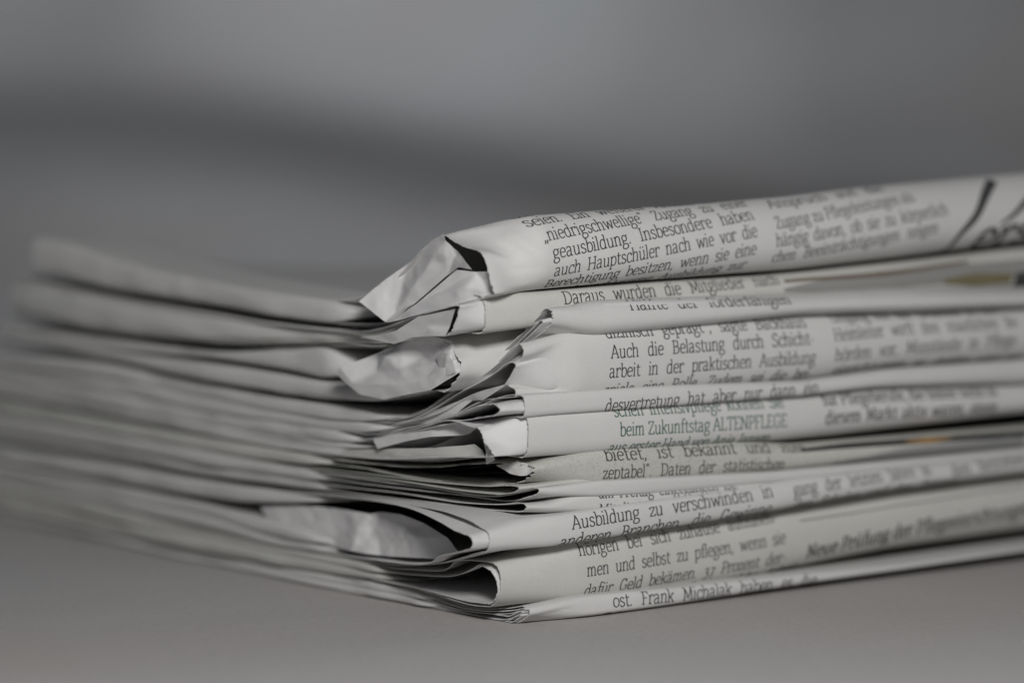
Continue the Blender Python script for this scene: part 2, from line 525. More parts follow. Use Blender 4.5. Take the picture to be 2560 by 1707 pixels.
        if creases:
            n = grid_normals(self.S)
            P = project(self.S)
            D = np.zeros(P.shape[:2])
            for (ax, ay, bx, by, amp, wd) in creases:
                A, B = np.array([ax, ay], float), np.array([bx, by], float)
                e = B - A
                tt_ = np.clip(((P - A) @ e) / (e @ e), 0, 1)
                dist = np.linalg.norm(P - A - tt_[..., None] * e, axis=-1)
                D += amp * np.exp(-dist / wd) * (.35 + .65 * np.sin(np.clip(tt_, .02, .98) * math.pi))
            self.S = self.S - n * D[..., None]
        self.mesh = Mesh()
        self.mesh.sheet(self.S, self.th)
        self.N = grid_normals(self.S)
        self.ug = ug[:len(self.S)]
        mid = NT - 1 + NA // 2
        d = np.linalg.norm(np.diff(self.S, axis=1), axis=2)
        cs = np.concatenate([np.zeros((len(self.S), 1)), np.cumsum(d, axis=1)], 1)
        self.cs = cs - cs[:, mid:mid + 1]
        self.px = project(self.S)

    # ---- printing
    def locate(self, x, y):
        j0, j1 = NT - 1, NT + NA - 2
        d = np.linalg.norm(self.px[:, j0:j1] - (x, y), axis=2)
        view = self.S[:, j0:j1] - CAM
        d = d + 1e4 * ((SGN * self.N[:, j0:j1] * view).sum(-1) > 0)
        i, j = np.unravel_index(d.argmin(), d.shape)
        j += j0
        best = (float(i), float(j))
        # refine on the bilinear patch
        f = np.array(best)
        for _ in range(12):
            p = self._bil(self.px, f)
            e = np.array([x, y]) - p
            J = np.stack([self._bil(self.px, f + (.02, 0)) - self._bil(self.px, f - (.02, 0)),
                          self._bil(self.px, f + (0, .02)) - self._bil(self.px, f - (0, .02))], -1) / .04
            try:
                st = np.linalg.lstsq(J, e, rcond=1e-3)[0]
            except Exception:
                break
            f = f + np.clip(st, -.4, .4)
            f = np.clip(f, (best[0] - 1.5, best[1] - 1.5), (best[0] + 1.5, best[1] + 1.5))
            f = np.clip(f, (.05, .05), (len(self.ug) - 1.05, self.S.shape[1] - 1.05))
        u = np.interp(f[0], np.arange(len(self.ug)), self.ug)
        s = self._bil(self.cs[..., None], f)[0]
        return u, s

    @staticmethod
    def _bil(A, f):
        i, j = int(np.clip(np.floor(f[0]), 0, A.shape[0] - 2)), int(np.clip(np.floor(f[1]), 0, A.shape[1] - 2))
        a, b = f[0] - i, f[1] - j
        return (A[i, j] * (1 - a) + A[i + 1, j] * a) * (1 - b) + (A[i, j + 1] * (1 - a) + A[i + 1, j + 1] * a) * b

    def at(self, us, off=.10):
        """points of the printed side at fold coordinates (u, s)"""
        out = np.zeros((len(us), 3))
        fi = np.interp(us[:, 0], self.ug, np.arange(len(self.ug)))
        for k, (u, s) in enumerate(us):
            i = int(min(fi[k], len(self.ug) - 2))
            a = fi[k] - i
            P = []
            for r in (i, i + 1):
                j = int(np.clip(np.searchsorted(self.cs[r], s) - 1, 0, self.S.shape[1] - 2))
                b = np.clip((s - self.cs[r, j]) / (self.cs[r, j + 1] - self.cs[r, j]), 0, 1)
                P.append(self.S[r, j] * (1 - b) + self.S[r, j + 1] * b + SGN * off * (self.N[r, j] * (1 - b) + self.N[r, j + 1] * b))
            out[k] = P[0] * (1 - a) + P[1] * a
        return out

    def column(self, lines, anchor, xh=1.75, bold=1.0, mat=1, gap=2.85):
        """lines of one column; the spacing never falls below the printed one"""
        ab = [[np.array(self.locate(l[1], l[2])), np.array(self.locate(l[3], l[4]))] for l in lines]
        for rng, d in ((range(anchor + 1, len(lines)), 1), (range(anchor - 1, -1, -1), -1)):
            for k in rng:
                for e in (0, 1):
                    ref = ab[k - d][e][1] + d * gap
                    ab[k][e][1] = max(ab[k][e][1], ref) if d > 0 else min(ab[k][e][1], ref)
        for l, (a, b) in zip(lines, ab):
            self.text(l[0], *l[1:5], xh=xh, bold=bold, mat=mat, ab=(a, b))

    def text(self, s, x0, y0, x1, y1, xh=1.72, bold=1.0, mat=1, ab=None):
        a, b = ab if ab is not None else (np.array(self.locate(x0, y0)), np.array(self.locate(x1, y1)))
        e = b - a
        ln = np.linalg.norm(e)
        e = e / ln
        up = np.array([e[1], -e[0]])
        pens, x = [], 0.0
        for ch in s:
            adv, rib = glyph(ch, bold)
            pens.append((x, rib))
            x += adv
        nat = xh * .84 * .86
        ns = s.count(' ')
        extra = min(max(ln / nat - x, 0) / ns, .85) if ns else 0     # justified lines open their word spaces first
        k = 0
        for q, ch in enumerate(s):
            pens[q] = (pens[q][0] + k * extra, pens[q][1])
            k += ch == ' '
        x += ns * extra
        sx = ln / (x - .08)
        for px_, rib in pens:
            for q in rib:
                c = q.reshape(-1, 2)
                us = a + np.outer((c[:, 0] + px_) * sx, e) + np.outer(c[:, 1] * xh * .84, up)
                v = self.at(us)
                n = len(q)
                self.mesh.add(v, [(2 * k, 2 * k + 1, 2 * k + 3, 2 * k + 2) for k in range(n - 1)], mat)

    def stroke(self, pts, widths, mat=1, off=.10):
        """a printed line, picture edge or painted shade along traced points"""
        us = np.array([self.locate(x, y) for x, y in pts])
        us = catmull(us, 8)
        w = np.interp(np.linspace(0, 1, len(us)), np.linspace(0, 1, len(widths)), widths)
        T = np.gradient(us, axis=0)
        T /= np.maximum(np.linalg.norm(T, axis=1, keepdims=True), 1e-9)
        Nn = np.stack([-T[:, 1], T[:, 0]], -1)
        K = 15
        rows = [us + Nn * (w[:, None] * (k / (K - 1) - .5)) for k in range(K)]
        v = np.stack([self.at(r, off) for r in rows], 1)
        idx = np.arange(len(us) * K).reshape(len(us), K)
        q = np.stack([idx[:-1, :-1], idx[1:, :-1], idx[1:, 1:], idx[:-1, 1:]], -1).reshape(-1, 4)
        self.mesh.add(v.reshape(-1, 3), q, mat)

    def build(self, name, mats, parent):
        return self.mesh.build(name, mats, parent)


SGN = -1.0


def side_fold(name, parent, top, bot, mat, bulge=None, subs=(0, 1), u=0.0, seed=3, crumple=.0, gap=.015):
    """rounded side folds lying between two traced lines on the left side of the stack"""
    m = Mesh()
    x0 = max(top[0][0], bot[0][0])
    x1 = min(top[-1][0], bot[-1][0])
    xs = np.linspace(x0, x1, 90)
    T2 = catmull(top, 8)
    B2 = catmull(bot, 8)
    T = np.array([pt_u(x, np.interp(x, T2[:, 0], T2[:, 1]), u) for x in xs])
    B = np.array([pt_u(x, np.interp(x, B2[:, 0], B2[:, 1]), u) for x in xs])
    B[:, 2] = np.maximum(B[:, 2], .15)
    T[:, 2] = np.maximum(T[:, 2], B[:, 2] + .3)
    nz = value_noise(seed)
    fz = Facet(seed)
    for k in range(len(subs) - 1):
        wob = .10 * nz(T[:, 1] / 21, np.full(len(xs), 3.7 * k))
        f0 = subs[k] + (wob if k else 0)
        f1 = subs[k + 1] + (.10 * nz(T[:, 1] / 21, np.full(len(xs), 3.7 * (k + 1))) if k < len(subs) - 2 else 0)
        zt = T[:, 2] + (B[:, 2] - T[:, 2]) * f0
        zb = T[:, 2] + (B[:, 2] - T[:, 2]) * f1
        zt, zb = zt - gap * (zt - zb), zb + gap * (zt - zb)
        e = smooth((xs - (x1 - 110)) / 110)
        zm = zt * .35 + zb * .65
        zt, zb = zt + (zm + .06 - zt) * e, zb + (zm - .06 - zb) * e
        h = np.maximum(zt - zb, .1)
        bl = np.minimum(h * .34, bulge if bulge is not None else 1.5)
        ph = np.linspace(0, math.pi, 17)
        S = np.zeros((len(xs), 17 + 8, 3))
        du0 = .8 * nz(T[:, 1] / 30 + 7 * k, np.full(len(xs), 9.1 + k))
        for q, t in enumerate(ph):
            S[:, q + 4, 0] = u - bl * (math.sin(t) ** .8 if t < 3.14 else 0) + du0
            S[:, q + 4, 1] = T[:, 1]
            S[:, q + 4, 2] = zt + (zb - zt) * (1 - math.cos(t)) / 2
        for q in range(4):
            S[:, 3 - q] = S[:, 4] + np.array([3.0 * (q + 1), 0, 0])
            S[:, 21 + q] = S[:, 20] + np.array([3.0 * (q + 1), 0, 0])
        if crumple:
            A = fz(S[:, :, 1] / 4.3, S[:, :, 2] / 5.0)
            S[:, :, 0] += crumple * A
        S[:, :, 0] += .22 * nz(S[:, :, 1] / 9, S[:, :, 2] / 2.5) + .5 * np.abs(nz(S[:, :, 1] / 14 + 31, S[:, :, 2] / 6 + seed)) ** 2
        S[:, :, 0] += (2.6 * smooth((xs - (x1 - 75)) / 75) ** 1.5)[:, None]
        m.sheet(W(S)[:, ::-1], .11)
    return m.build(name, [mat], parent)


def facets(name, parent, verts, faces, mat, xc=1270.0, n=7, rough=.10, seed=5, soft=2, shift=0.0):
    """crumpled paper: flat pieces meeting along softened folds"""
    V = {k: pt_box(x, y, o + shift, xc) for k, (x, y, o) in verts.items()}
    nz = value_noise(seed)
    index, P, tris = {}, [], []

    def vid(p):
        k = tuple(np.round(p, 3))
        if k not in index:
            index[k] = len(P)
            P.append(p)
        return index[k]
    for (a, b, c) in faces:
        A, B, C = V[a], V[b], V[c]
        if np.cross(B - A, C - A) @ (CAM - A) < 0:
            B, C = C, B
        g = {}
        for i in range(n + 1):
            for j in range(n + 1 - i):
                g[i, j] = vid((A * (n - i - j) + B * i + C * j) / n)
        for i in range(n):
            for j in range(n - i):
                tris.append((g[i, j], g[i + 1, j], g[i, j + 1]))
                if i + j < n - 1:
                    tris.append((g[i + 1, j], g[i + 1, j + 1], g[i, j + 1]))
    P = np.array(P)
    T = np.array(tris)
    E = np.vstack([T[:, [0, 1]], T[:, [1, 2]], T[:, [2, 0]]])
    Es = np.sort(E, axis=1)
    uq, cnt = np.unique(Es, axis=0, return_counts=True)
    edge = np.zeros(len(P), bool)
    edge[uq[cnt == 1].ravel()] = True

    def normals():
        fn = np.cross(P[T[:, 1]] - P[T[:, 0]], P[T[:, 2]] - P[T[:, 0]])
        N = np.zeros_like(P)
        for k in range(3):
            np.add.at(N, T[:, k], fn)
        return N / np.maximum(np.linalg.norm(N, axis=1, keepdims=True), 1e-9)
    for _ in range(soft):
        acc, w = np.zeros_like(P), np.zeros(len(P))
        for a, b in ((0, 1), (1, 0)):
            np.add.at(acc, uq[:, a], P[uq[:, b]])
            np.add.at(w, uq[:, a], 1)
        Q = acc / w[:, None]
        P = np.where(edge[:, None], P, P * .45 + Q * .55)
    N = normals()
    P = P + N * (rough * (nz(P @ X / 1.9 + 9, P[:, 2] / 1.6) + .5 * nz(P @ X / .8, P[:, 2] / .9 + 5)))[:, None]
    N = normals()
    m = Mesh()
    m.add(P + N * .05, T)
    m.add(P - N * .06, T[:, ::-1])
    return m.build(name, [mat], parent)


def newspaper(label, base_px, group='newspapers stacked on the table'):
    o = bpy.data.objects.new('folded_newspaper', None)
    sc.collection.objects.link(o)
    p = pt_v(base_px[0], base_px[1], 10.0)
    o.location = Vector((W(p)[0] if W(p).ndim > 1 else W(p)) * MM)
    o.empty_display_size = .02
    o['label'] = label
    o['category'] = 'newspaper'
    o['group'] = group
    bpy.context.view_layer.update()
    return o


# ------------------------------------------------------------------ setting: table and backdrop of white cloth
def backdrop_profile(x):
    """(y, z) points of the draped cloth behind the stack at sideways position x (mm)"""
    t = smooth((x + 135) / 220) + .24 * smooth((x - 40) / 160)   # 0 at the left, 1 at the right
    lo = np.array([(255, 0), (330, 0), (380, 1), (430, 4), (480, 9), (520, 14), (555, 19), (590, 24), (630, 28.4), (700, 31), (780, 32.4), (870, 34.2), (920, 45), (970, 62), (1030, 90), (1100, 132), (1170, 210), (1240, 400), (1260, 1000)], float)
    hi = np.array([(255, 0), (262, 1), (275, 4), (292, 9.5), (310, 15.5), (328, 21), (346, 25.5), (366, 28.4), (400, 29.6), (440, 30.2), (480, 32), (520, 38), (570, 49), (640, 71), (720, 99), (820, 140), (940, 195), (1100, 290), (1160, 1000)], float)
    return lo * (1 - t) + hi * t


m = Mesh()
xs = np.r_[np.linspace(-1500, -320, 12), np.linspace(-300, 300, 81), np.linspace(320, 1500, 12)]
tab_y = np.linspace(-850, 250, 60)
S = np.zeros((len(xs), len(tab_y) + 141, 3))
for i, x in enumerate(xs):
    P = np.vstack([np.stack([tab_y, np.zeros_like(tab_y)], -1), resample(catmull(backdrop_profile(x), 10), 141)])
    S[i, :, 0] = x
    S[i, :, 1:] = P
m.sheet(S, .5)
table_mat, n_, l_, b_ = new_mat('white_cloth')
tc = n_.new('ShaderNodeTexCoord')
nt = n_.new('ShaderNodeTexNoise')
nt.inputs['Scale'].default_value = 9
nt.inputs['Detail'].default_value = 4
l_.new(tc.outputs['Object'], nt.inputs['Vector'])
rp = n_.new('ShaderNodeValToRGB')
rp.color_ramp.elements[0].position = .3
rp.color_ramp.elements[1].position = .7
rp.color_ramp.elements[0].color = (.485, .452, .438, 1)
rp.color_ramp.elements[1].color = (.525, .522, .522, 1)
l_.new(nt.outputs['Fac'], rp.inputs['Fac'])
nf = n_.new('ShaderNodeTexNoise')
nf.inputs['Scale'].default_value = 900
nf.inputs['Detail'].default_value = 5
l_.new(tc.outputs['Object'], nf.inputs['Vector'])
rf = n_.new('ShaderNodeValToRGB')
rf.color_ramp.elements[0].position = .3
rf.color_ramp.elements[1].position = .7
rf.color_ramp.elements[0].color = (.90, .90, .90, 1)
rf.color_ramp.elements[1].color = (1, 1, 1, 1)
l_.new(nf.outputs['Fac'], rf.inputs['Fac'])
mxf = n_.new('ShaderNodeMixRGB')
mxf.blend_type = 'MULTIPLY'
mxf.inputs[0].default_value = 1
l_.new(rp.outputs[0], mxf.inputs[1])
l_.new(rf.outputs[0], mxf.inputs[2])
l_.new(mxf.outputs[0], b_.inputs['Base Color'])
b_.inputs['Roughness'].default_value = .85
b_.inputs['Specular IOR Level'].default_value = .15
nb = n_.new('ShaderNodeTexNoise')
nb.inputs['Scale'].default_value = 14
nb.inputs['Detail'].default_value = 3
l_.new(tc.outputs['Object'], nb.inputs['Vector'])
bp = n_.new('ShaderNodeBump')
bp.inputs['Strength'].default_value = .10
bp.inputs['Distance'].default_value = .01
l_.new(nb.outputs['Fac'], bp.inputs['Height'])
l_.new(bp.outputs[0], b_.inputs['Normal'])
tb = m.build('table', [table_mat])
tb.location.z = -.00035
tb['kind'] = 'structure'
tb['label'] = 'white cloth tabletop sweeping up into the blurred backdrop'

# ------------------------------------------------------------------ traced lines of the left side (photo points, left to right)
LN = dict(
    A0=[(95, 592), (118, 594), (367, 666), (531, 703), (735, 736), (860, 752)],
    A1=[(95, 680), (286, 722), (531, 760), (755, 798), (860, 808)],
    B0=[(40, 697), (286, 746), (531, 786), (700, 810), (860, 826)],
    B1=[(40, 780), (286, 825), (551, 850), (700, 852), (860, 852)],
    V0=[(0, 812), (286, 850), (551, 880), (700, 872), (860, 862)],
    V1=[(0, 850), (245, 886), (449, 935), (653, 972), (857, 998)],
    C0=[(-40, 880), (245, 905), (449, 950), (653, 990), (857, 1018)],
    C1=[(-40, 905), (245, 940), (449, 980), (653, 1022), (857, 1050)],
    D1=[(-40, 930), (245, 975), (449, 1015), (653, 1050), (857, 1078)],
    E1=[(-40, 955), (326, 1030), (510, 1060), (694, 1085), (857, 1105)],
    F1=[(-40, 978), (326, 1045), (510, 1083), (694, 1118), (857, 1138)],
    G0=[(-40, 990), (286, 1052), (510, 1092), (650, 1116), (857, 1150)],
    G1=[(-40, 1035), (286, 1085), (531, 1128), (700, 1158), (857, 1186)],
    H1=[(-40, 1060), (286, 1105), (531, 1148), (700, 1175), (857, 1204)],
    I1=[(-40, 1095), (286, 1142), (531, 1187), (694, 1209), (857, 1230)],
    K0=[(-40, 1112), (286, 1160), (531, 1205), (700, 1228), (857, 1238)],
    K1=[(-40, 1190), (286, 1265), (531, 1320), (694, 1363), (857, 1388)],
    L0=[(-40, 1194), (286, 1270), (531, 1325), (694, 1368), (857, 1396)],
    L1=[(-40, 1262), (286, 1335), (531, 1382), (694, 1411), (857, 1436)],
    M0=[(-40, 1268), (286, 1342), (531, 1390), (694, 1417), (857, 1442)],
    M1=[(-40, 1288), (286, 1357), (531, 1409), (694, 1443), (857, 1476)],
)

# ================================================================== the newspapers, bottom to top
# ---- M: lowest, thin
M_ = newspaper('thin folded newspaper lying flat on the table at the very bottom of the stack', (1270, 1565))
mtop = [(1320, 1512), (1380, 1504), (1700, 1473), (1988, 1438), (2274, 1407), (2560, 1369)]
mbot = [(1270, 1564), (1380, 1551), (1652, 1515), (1920, 1475), (2247, 1428), (2560, 1380)]
nearM = (LN['M0'] + [(1018, 1472), (1100, 1490), (1173, 1519), (1262, 1520)],
         [(1306, 1514), (1320, 1522), (1323, 1534), (1306, 1549), (1288, 1558)],
         [(1274, 1563), (1181, 1543), (1072, 1519), (936, 1488)] + LN['M1'][::-1])
f = Fold(mtop, mbot, LN['M0'], LN['M1'], nearM, v0=-1.2, seed=11, roundness=.7, drop=.1)
f.column([
    ('ost. Frank Michalak haben es die', 1532, 1517, 2034, 1459),
    ('Stützpunkte in den', 1508, 1535, 1800, 1502),
], 0, xh=1.7)
f.build('outer_sheet', [PAPER, BLACK], M_)
for k, (a, b, c) in enumerate((
        ([(1173, 1523), (1262, 1527)], [(1290, 1524), (1311, 1520), (1309, 1524), (1295, 1527)], [(1270, 1533), (1180, 1529)]),
        ([(1150, 1524), (1230, 1534)], [(1270, 1540), (1306, 1527), (1304, 1532), (1285, 1541)], [(1262, 1548), (1180, 1536)]),
        ([(1130, 1522), (1220, 1544)], [(1262, 1553), (1305, 1536), (1300, 1542), (1285, 1553)], [(1268, 1558), (1180, 1540)]))):
    q = Fold(mtop, mbot, LN['M0'], LN['M1'], (LN['M0'] + [(1018, 1476 + 4 * k)] + a, b, c + [(1040, 1500 + 4 * k)] + LN['M1'][::-1]), v0=-1.2, shrink=.25 + .3 * k,
             seed=20 + k, ulen=60)
    q.build('inner_sheet', [INNER], M_)
side_fold('side_fold', M_, LN['M0'] + [(1018, 1475), (1100, 1493)], LN['M1'] + [(936, 1491), (1072, 1521), (1130, 1533)], PAPER,
          subs=(0, .55, 1), seed=31)

# ---- L: 'men und selbst zu pflegen'
L_ = newspaper('cream newspaper with open rounded fold reading men und selbst zu pflegen, second from the bottom', (1240, 1515))
ltop = [(1230, 1407), (1380, 1366), (1652, 1322), (1920, 1284), (2247, 1230), (2560, 1190)]
lbot = [(1225, 1517), (1380, 1500), (1652, 1471), (1920, 1439), (2247, 1377), (2560, 1333)]
nearL = (LN['L0'] + [(963, 1418), (1045, 1424), (1113, 1424), (1140, 1402)],
         [(1180, 1400), (1236, 1409), (1248, 1430), (1251, 1450), (1248, 1484), (1240, 1502), (1225, 1516)],
         [(1162, 1508), (1100, 1488), (1018, 1466), (909, 1444)] + LN['L1'][::-1])
f = Fold(ltop, lbot, LN['L0'], LN['L1'], nearL, v0=.8, seed=12, bulge=2.6, roundness=.8, decay=18, crumple=.06)
f.column([
    ('können, um sie jetzt noch in der', 1426, 1364, 1950, 1272),
    ('hörigen bei sich zuhause aufzuneh-', 1448, 1389, 1944, 1303),
    ('men und selbst zu pflegen, wenn sie', 1467, 1440, 1963, 1356),
    ('dafür Geld bekämen. 37 Prozent der-', 1459, 1483, 1960, 1402),
    ('zeit sei eine Rente solche Arbeit', 1500, 1496, 1960, 1428),
], 2, xh=1.7)
f.stroke([(1999, 1302), (2120, 1284), (2247, 1263), (2560, 1216)], [.16, .16])
f.text('Neue Prüfung der Pflegeeinrichtungen', 2013, 1394, 2575, 1283, 2.0, 1.55)
f.build('outer_sheet', [PAPER2, BLACK], L_)
q = Fold(ltop, lbot, LN['L0'], LN['L1'],
         (LN['L0'][:-1] + [(857, 1402), (969, 1428), (1045, 1437), (1140, 1438)], [(1198, 1411), (1225, 1425), (1237, 1442), (1244, 1460), (1245, 1480), (1236, 1500), (1224, 1509)],
          [(1162, 1501), (1100, 1484), (1018, 1463)] + LN['L1'][::-1]), v0=.8, shrink=.3, bulge=2.4, seed=13, decay=18)
q.build('inner_sheet', [INNER], L_)
side_fold('side_fold', L_, LN['L0'] + [(950, 1414), (1010, 1428)], LN['L1'] + [(909, 1442), (1018, 1463)], PAPER2, subs=(0, .45, 1), seed=32)

# ---- K: 'Ausbildung zu verschwinden'
K_ = newspaper('white newspaper with gaping crumpled side opening reading Ausbildung zu verschwinden', (1217, 1378))
ktop = [(1217, 1326), (1310, 1306), (1430, 1290), (1570, 1268), (1870, 1226), (2020, 1196), (2247, 1172), (2560, 1140)]
kbot = [(1217, 1378), (1380, 1361), (1652, 1318), (1920, 1280), (2020, 1264), (2247, 1227), (2560, 1186)]
nearK = (LN['K0'] + [(936, 1247), (1026, 1262), (1113, 1279), (1176, 1302)],
         [(1196, 1314), (1217, 1327), (1223, 1340), (1224, 1357), (1222, 1368), (1216, 1378)],
         [(1195, 1381), (1146, 1396), (1072, 1411), (936, 1407)] + LN['K1'][::-1])
f = Fold(ktop, kbot, LN['K0'], LN['K1'], nearK, v0=-1.5, seed=14, bulge=1.4, roundness=.75)
f.column([
    ('Ausbildung zu verschwinden in', 1430, 1323, 1933, 1241),
    ('anderen Branchen, die Gewinne', 1413, 1351, 1925, 1273),
], 0, xh=1.75)
f.column([
    ('gang der letzten Jahre in', 1985, 1240, 2330, 1185),
    ('den Schulen und den Trägern', 1975, 1268, 2380, 1205),
], 0, xh=1.7)
f.text('den Betrieben', 2380, 1190, 2570, 1158, 1.7)
f.build('outer_sheet', [PAPER, BLACK], K_)
q = Fold(ktop, kbot, LN['K0'], LN['K1'],
         (LN['K0'][:-1] + [(857, 1242), (952, 1254), (1031, 1273), (1100, 1305), (1140, 1327)], [(1160, 1334), (1173, 1339), (1180, 1349), (1181, 1360), (1178, 1371)],
          [(1140, 1381), (1100, 1389), (1072, 1408)] + LN['K1'][::-1]), v0=-1.5, shrink=.4, bulge=1.2, seed=15)
q.build('inner_sheet', [INNER], K_)
side_fold('side_fold', K_, LN['K0'][:-1] + [(840, 1250)],
          [(-40, 1150), (286, 1200), (449, 1230), (600, 1252), (700, 1256), (840, 1256)], PAPER, seed=33)
side_fold('side_fold', K_, [(-40, 1152), (286, 1212), (449, 1246), (560, 1272), (640, 1292), (857, 1350)], LN['K1'], PAPER, subs=(0, .55, 1), seed=34)
facets('crumpled_page', K_, {0: (650, 1266, 0.03), 1: (735, 1264, 0.09), 2: (800, 1266, 0.56), 3: (860, 1273, 0.16), 4: (925, 1284, 0.01), 5: (950, 1279, 1.07), 6: (1005, 1285, 0.15), 7: (1060, 1307, 1.7), 8: (1116, 1342, -0.53), 9: (1150, 1378, -0.36), 10: (690, 1332, -0.09), 11: (770, 1352, -0.94), 12: (835, 1366, -0.34), 13: (880, 1376, -1.38), 14: (915, 1384, -0.88), 15: (960, 1388, 0.4), 16: (1010, 1392, 0.34), 17: (1080, 1396, 0.71), 18: (1130, 1398, 0.33), 20: (745, 1305, -0.21), 21: (845, 1318, 0.0), 22: (893, 1325, -1.49), 23: (936, 1332, 1.18), 24: (1000, 1335, -0.4), 25: (1045, 1345, -0.13), 26: (1090, 1368, 0.12)},
       [(0, 20, 10), (0, 1, 20), (1, 2, 20), (10, 20, 11), (2, 21, 20), (20, 21, 11), (11, 21, 12), (2, 3, 21), (3, 22, 21), (21, 22, 12), (12, 22, 13), (3, 4, 22), (4, 23, 22), (22, 23, 13), (13, 23, 14), (4, 5, 23), (5, 24, 23), (23, 24, 15), (14, 23, 15), (5, 6, 24), (6, 7, 24), (7, 25, 24), (24, 25, 16), (15, 24, 16), (7, 8, 25), (8, 26, 25), (25, 26, 17), (16, 25, 17), (8, 9, 26), (26, 9, 18), (26, 18, 17)], INNER, rough=.2, n=10, soft=2, shift=1.5)

# ---- I and H: thin ones under the torn grey paper
I_ = newspaper('thin newspaper squeezed under the torn grey one, reading am Freitag eingegangen', (1310, 1275))
itop = [(1340, 1236), (1380, 1240), (1625, 1226), (1850, 1210), (2020, 1198), (2247, 1170), (2560, 1136)]
ibot = [(1305, 1279), (1380, 1279), (1625, 1259), (1870, 1230), (2020, 1210), (2247, 1180), (2560, 1147)]
nearI = ([(-40, 1075), (286, 1120), (531, 1165), (700, 1190), (857, 1215), (1000, 1232), (1146, 1255), (1249, 1260)],
         [(1290, 1256), (1309, 1258), (1316, 1266), (1309, 1275), (1290, 1279)],
         [(1203, 1272), (1089, 1257), (960, 1243)] + LN['I1'][::-1])
f = Fold(itop, ibot, LN['H1'], LN['I1'], nearI, v0=.2, seed=16)
f.column([
    ('am Freitag eingegangen ist.', 1497, 1245, 1843, 1221),
    ('Mitglieder bewegten sich', 1494, 1272, 1840, 1237),
], 0, xh=1.6)
f.build('outer_sheet', [PAPER, BLACK], I_)
side_fold('side_fold', I_, [(-40, 1076), (286, 1122), (531, 1167), (700, 1192), (857, 1216)], LN['I1'], PAPER, seed=36)
H_ = newspaper('slim newspaper strip without visible text just below the torn grey newspaper', (1342, 1240))
htop = [(1345, 1216), (1380, 1214), (1652, 1199), (1920, 1183), (2192, 1157), (2560, 1122)]
hbot = [(1340, 1238), (1380, 1240), (1625, 1227), (1920, 1206), (2247, 1172), (2560, 1139)]
nearH = (LN['H1'][:-1] + [(857, 1190), (950, 1203), (1072, 1219), (1236, 1241), (1300, 1229)],
         [(1335, 1219), (1344, 1220), (1347, 1226), (1344, 1233), (1339, 1236)],
         [(1274, 1252), (1180, 1240), (1072, 1228), (960, 1215)] + [(857, 1202), (700, 1180), (531, 1152), (286, 1108), (-40, 1062)])
f = Fold(htop, hbot, LN['G1'], LN['H1'], nearH, v0=-.2, seed=17)
f.build('outer_sheet', [PAPER, BLACK], H_)
side_fold('side_fold', H_, LN['G1'][:-1] + [(857, 1190)], [(-40, 1072), (286, 1118), (531, 1163), (700, 1188), (857, 1212)], PAPER, seed=37)

# ---- G: torn grey recycled paper with black hollow
G_ = newspaper('grey recycled newspaper with ragged torn fold around a black hollow, reading zeptabel', (1330, 1210))
gtop = [(1325, 1150), (1380, 1138), (1652, 1118), (1850, 1106), (2001, 1114), (2110, 1106), (2220, 1098), (2560, 1072)]
gbot = [(1300, 1218), (1380, 1214), (1652, 1199), (1920, 1183), (2192, 1157), (2560, 1122)]
nearG = (LN['G0'] + [(900, 1156), (1070, 1168), (1150, 1162), (1236, 1157)],
         [(1300, 1160), (1325, 1161), (1335, 1172), (1330, 1186), (1314, 1200), (1293, 1207)],
         [(1240, 1211), (1155, 1206), (1070, 1198), (985, 1185), (900, 1168)] + [(800, 1158), (700, 1146), (531, 1112), (286, 1070), (-40, 1012)])
f = Fold(gtop, gbot, LN['G0'], LN['G1'], nearG, v0=.4, seed=18, ragged=.35, bulge=2.0)
f.column([
    ('bietet, ist bekannt und zum', 1513, 1152, 2020, 1128),
    ('zeptabel“. Daten der statistischen', 1506, 1190, 1960, 1163),
    ('am Pflegetag in einer', 1520, 1212, 1900, 1183),
], 0, xh=1.65)
f.stroke([(2000, 1126), (2120, 1114), (2260, 1104), (2570, 1082)], [.6, 1.2, 1.4, 1.4], 2)  # dark band: black print plus painted shade of the gap above
f.stroke([(2262, 1106), (2320, 1101), (2380, 1096)], [.3, 1.3, .3], 3, off=.16)
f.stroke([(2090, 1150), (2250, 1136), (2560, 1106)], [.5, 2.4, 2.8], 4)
f.build('outer_sheet', [PAPER3, BLACK, DARK, ORANGE, paper_mat('photo_and_shade_grey', (.30, .30, .30))], G_)
f = Fold([(1249, 1213), (1380, 1205), (2560, 1120)], [(1240, 1236), (1380, 1215), (2560, 1124)], LN['G0'], LN['G1'],
         (LN['G1'][:-1] + [(857, 1178), (985, 1192), (1070, 1203), (1155, 1211), (1220, 1215)], [(1262, 1213), (1285, 1214), (1298, 1219), (1290, 1228), (1249, 1236)],
          [(1155, 1226), (1070, 1213), (985, 1200), (857, 1186)] + LN['G1'][:-1][::-1]), v0=.9, seed=19, ulen=40)
f.build('inner_sheet', [PAPER2], G_)
facets('torn_flap', G_, {0: (1240, 1163, .5), 1: (1262, 1175, -.6), 2: (1276, 1184, -.8), 3: (1300, 1189, -.6), 4: (1318, 1188, .2), 5: (1337, 1176, .3),
                         6: (1326, 1160, .6), 7: (1296, 1153, 0)},
       [(0, 1, 7), (1, 2, 7), (2, 3, 7), (3, 6, 7), (3, 4, 6), (4, 5, 6)], PAPER, xc=1338)
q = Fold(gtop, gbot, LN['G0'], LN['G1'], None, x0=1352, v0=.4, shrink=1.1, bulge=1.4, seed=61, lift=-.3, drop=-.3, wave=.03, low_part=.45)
q.build('inner_sheet', [DARK], G_)  # black sheet darkens the hollow: printed page plus painted depth shade
side_fold('side_fold', G_, LN['G0'], [(-40, 1034), (286, 1084), (531, 1127), (640, 1144), (760, 1158), (857, 1166)], PAPER2, seed=38)

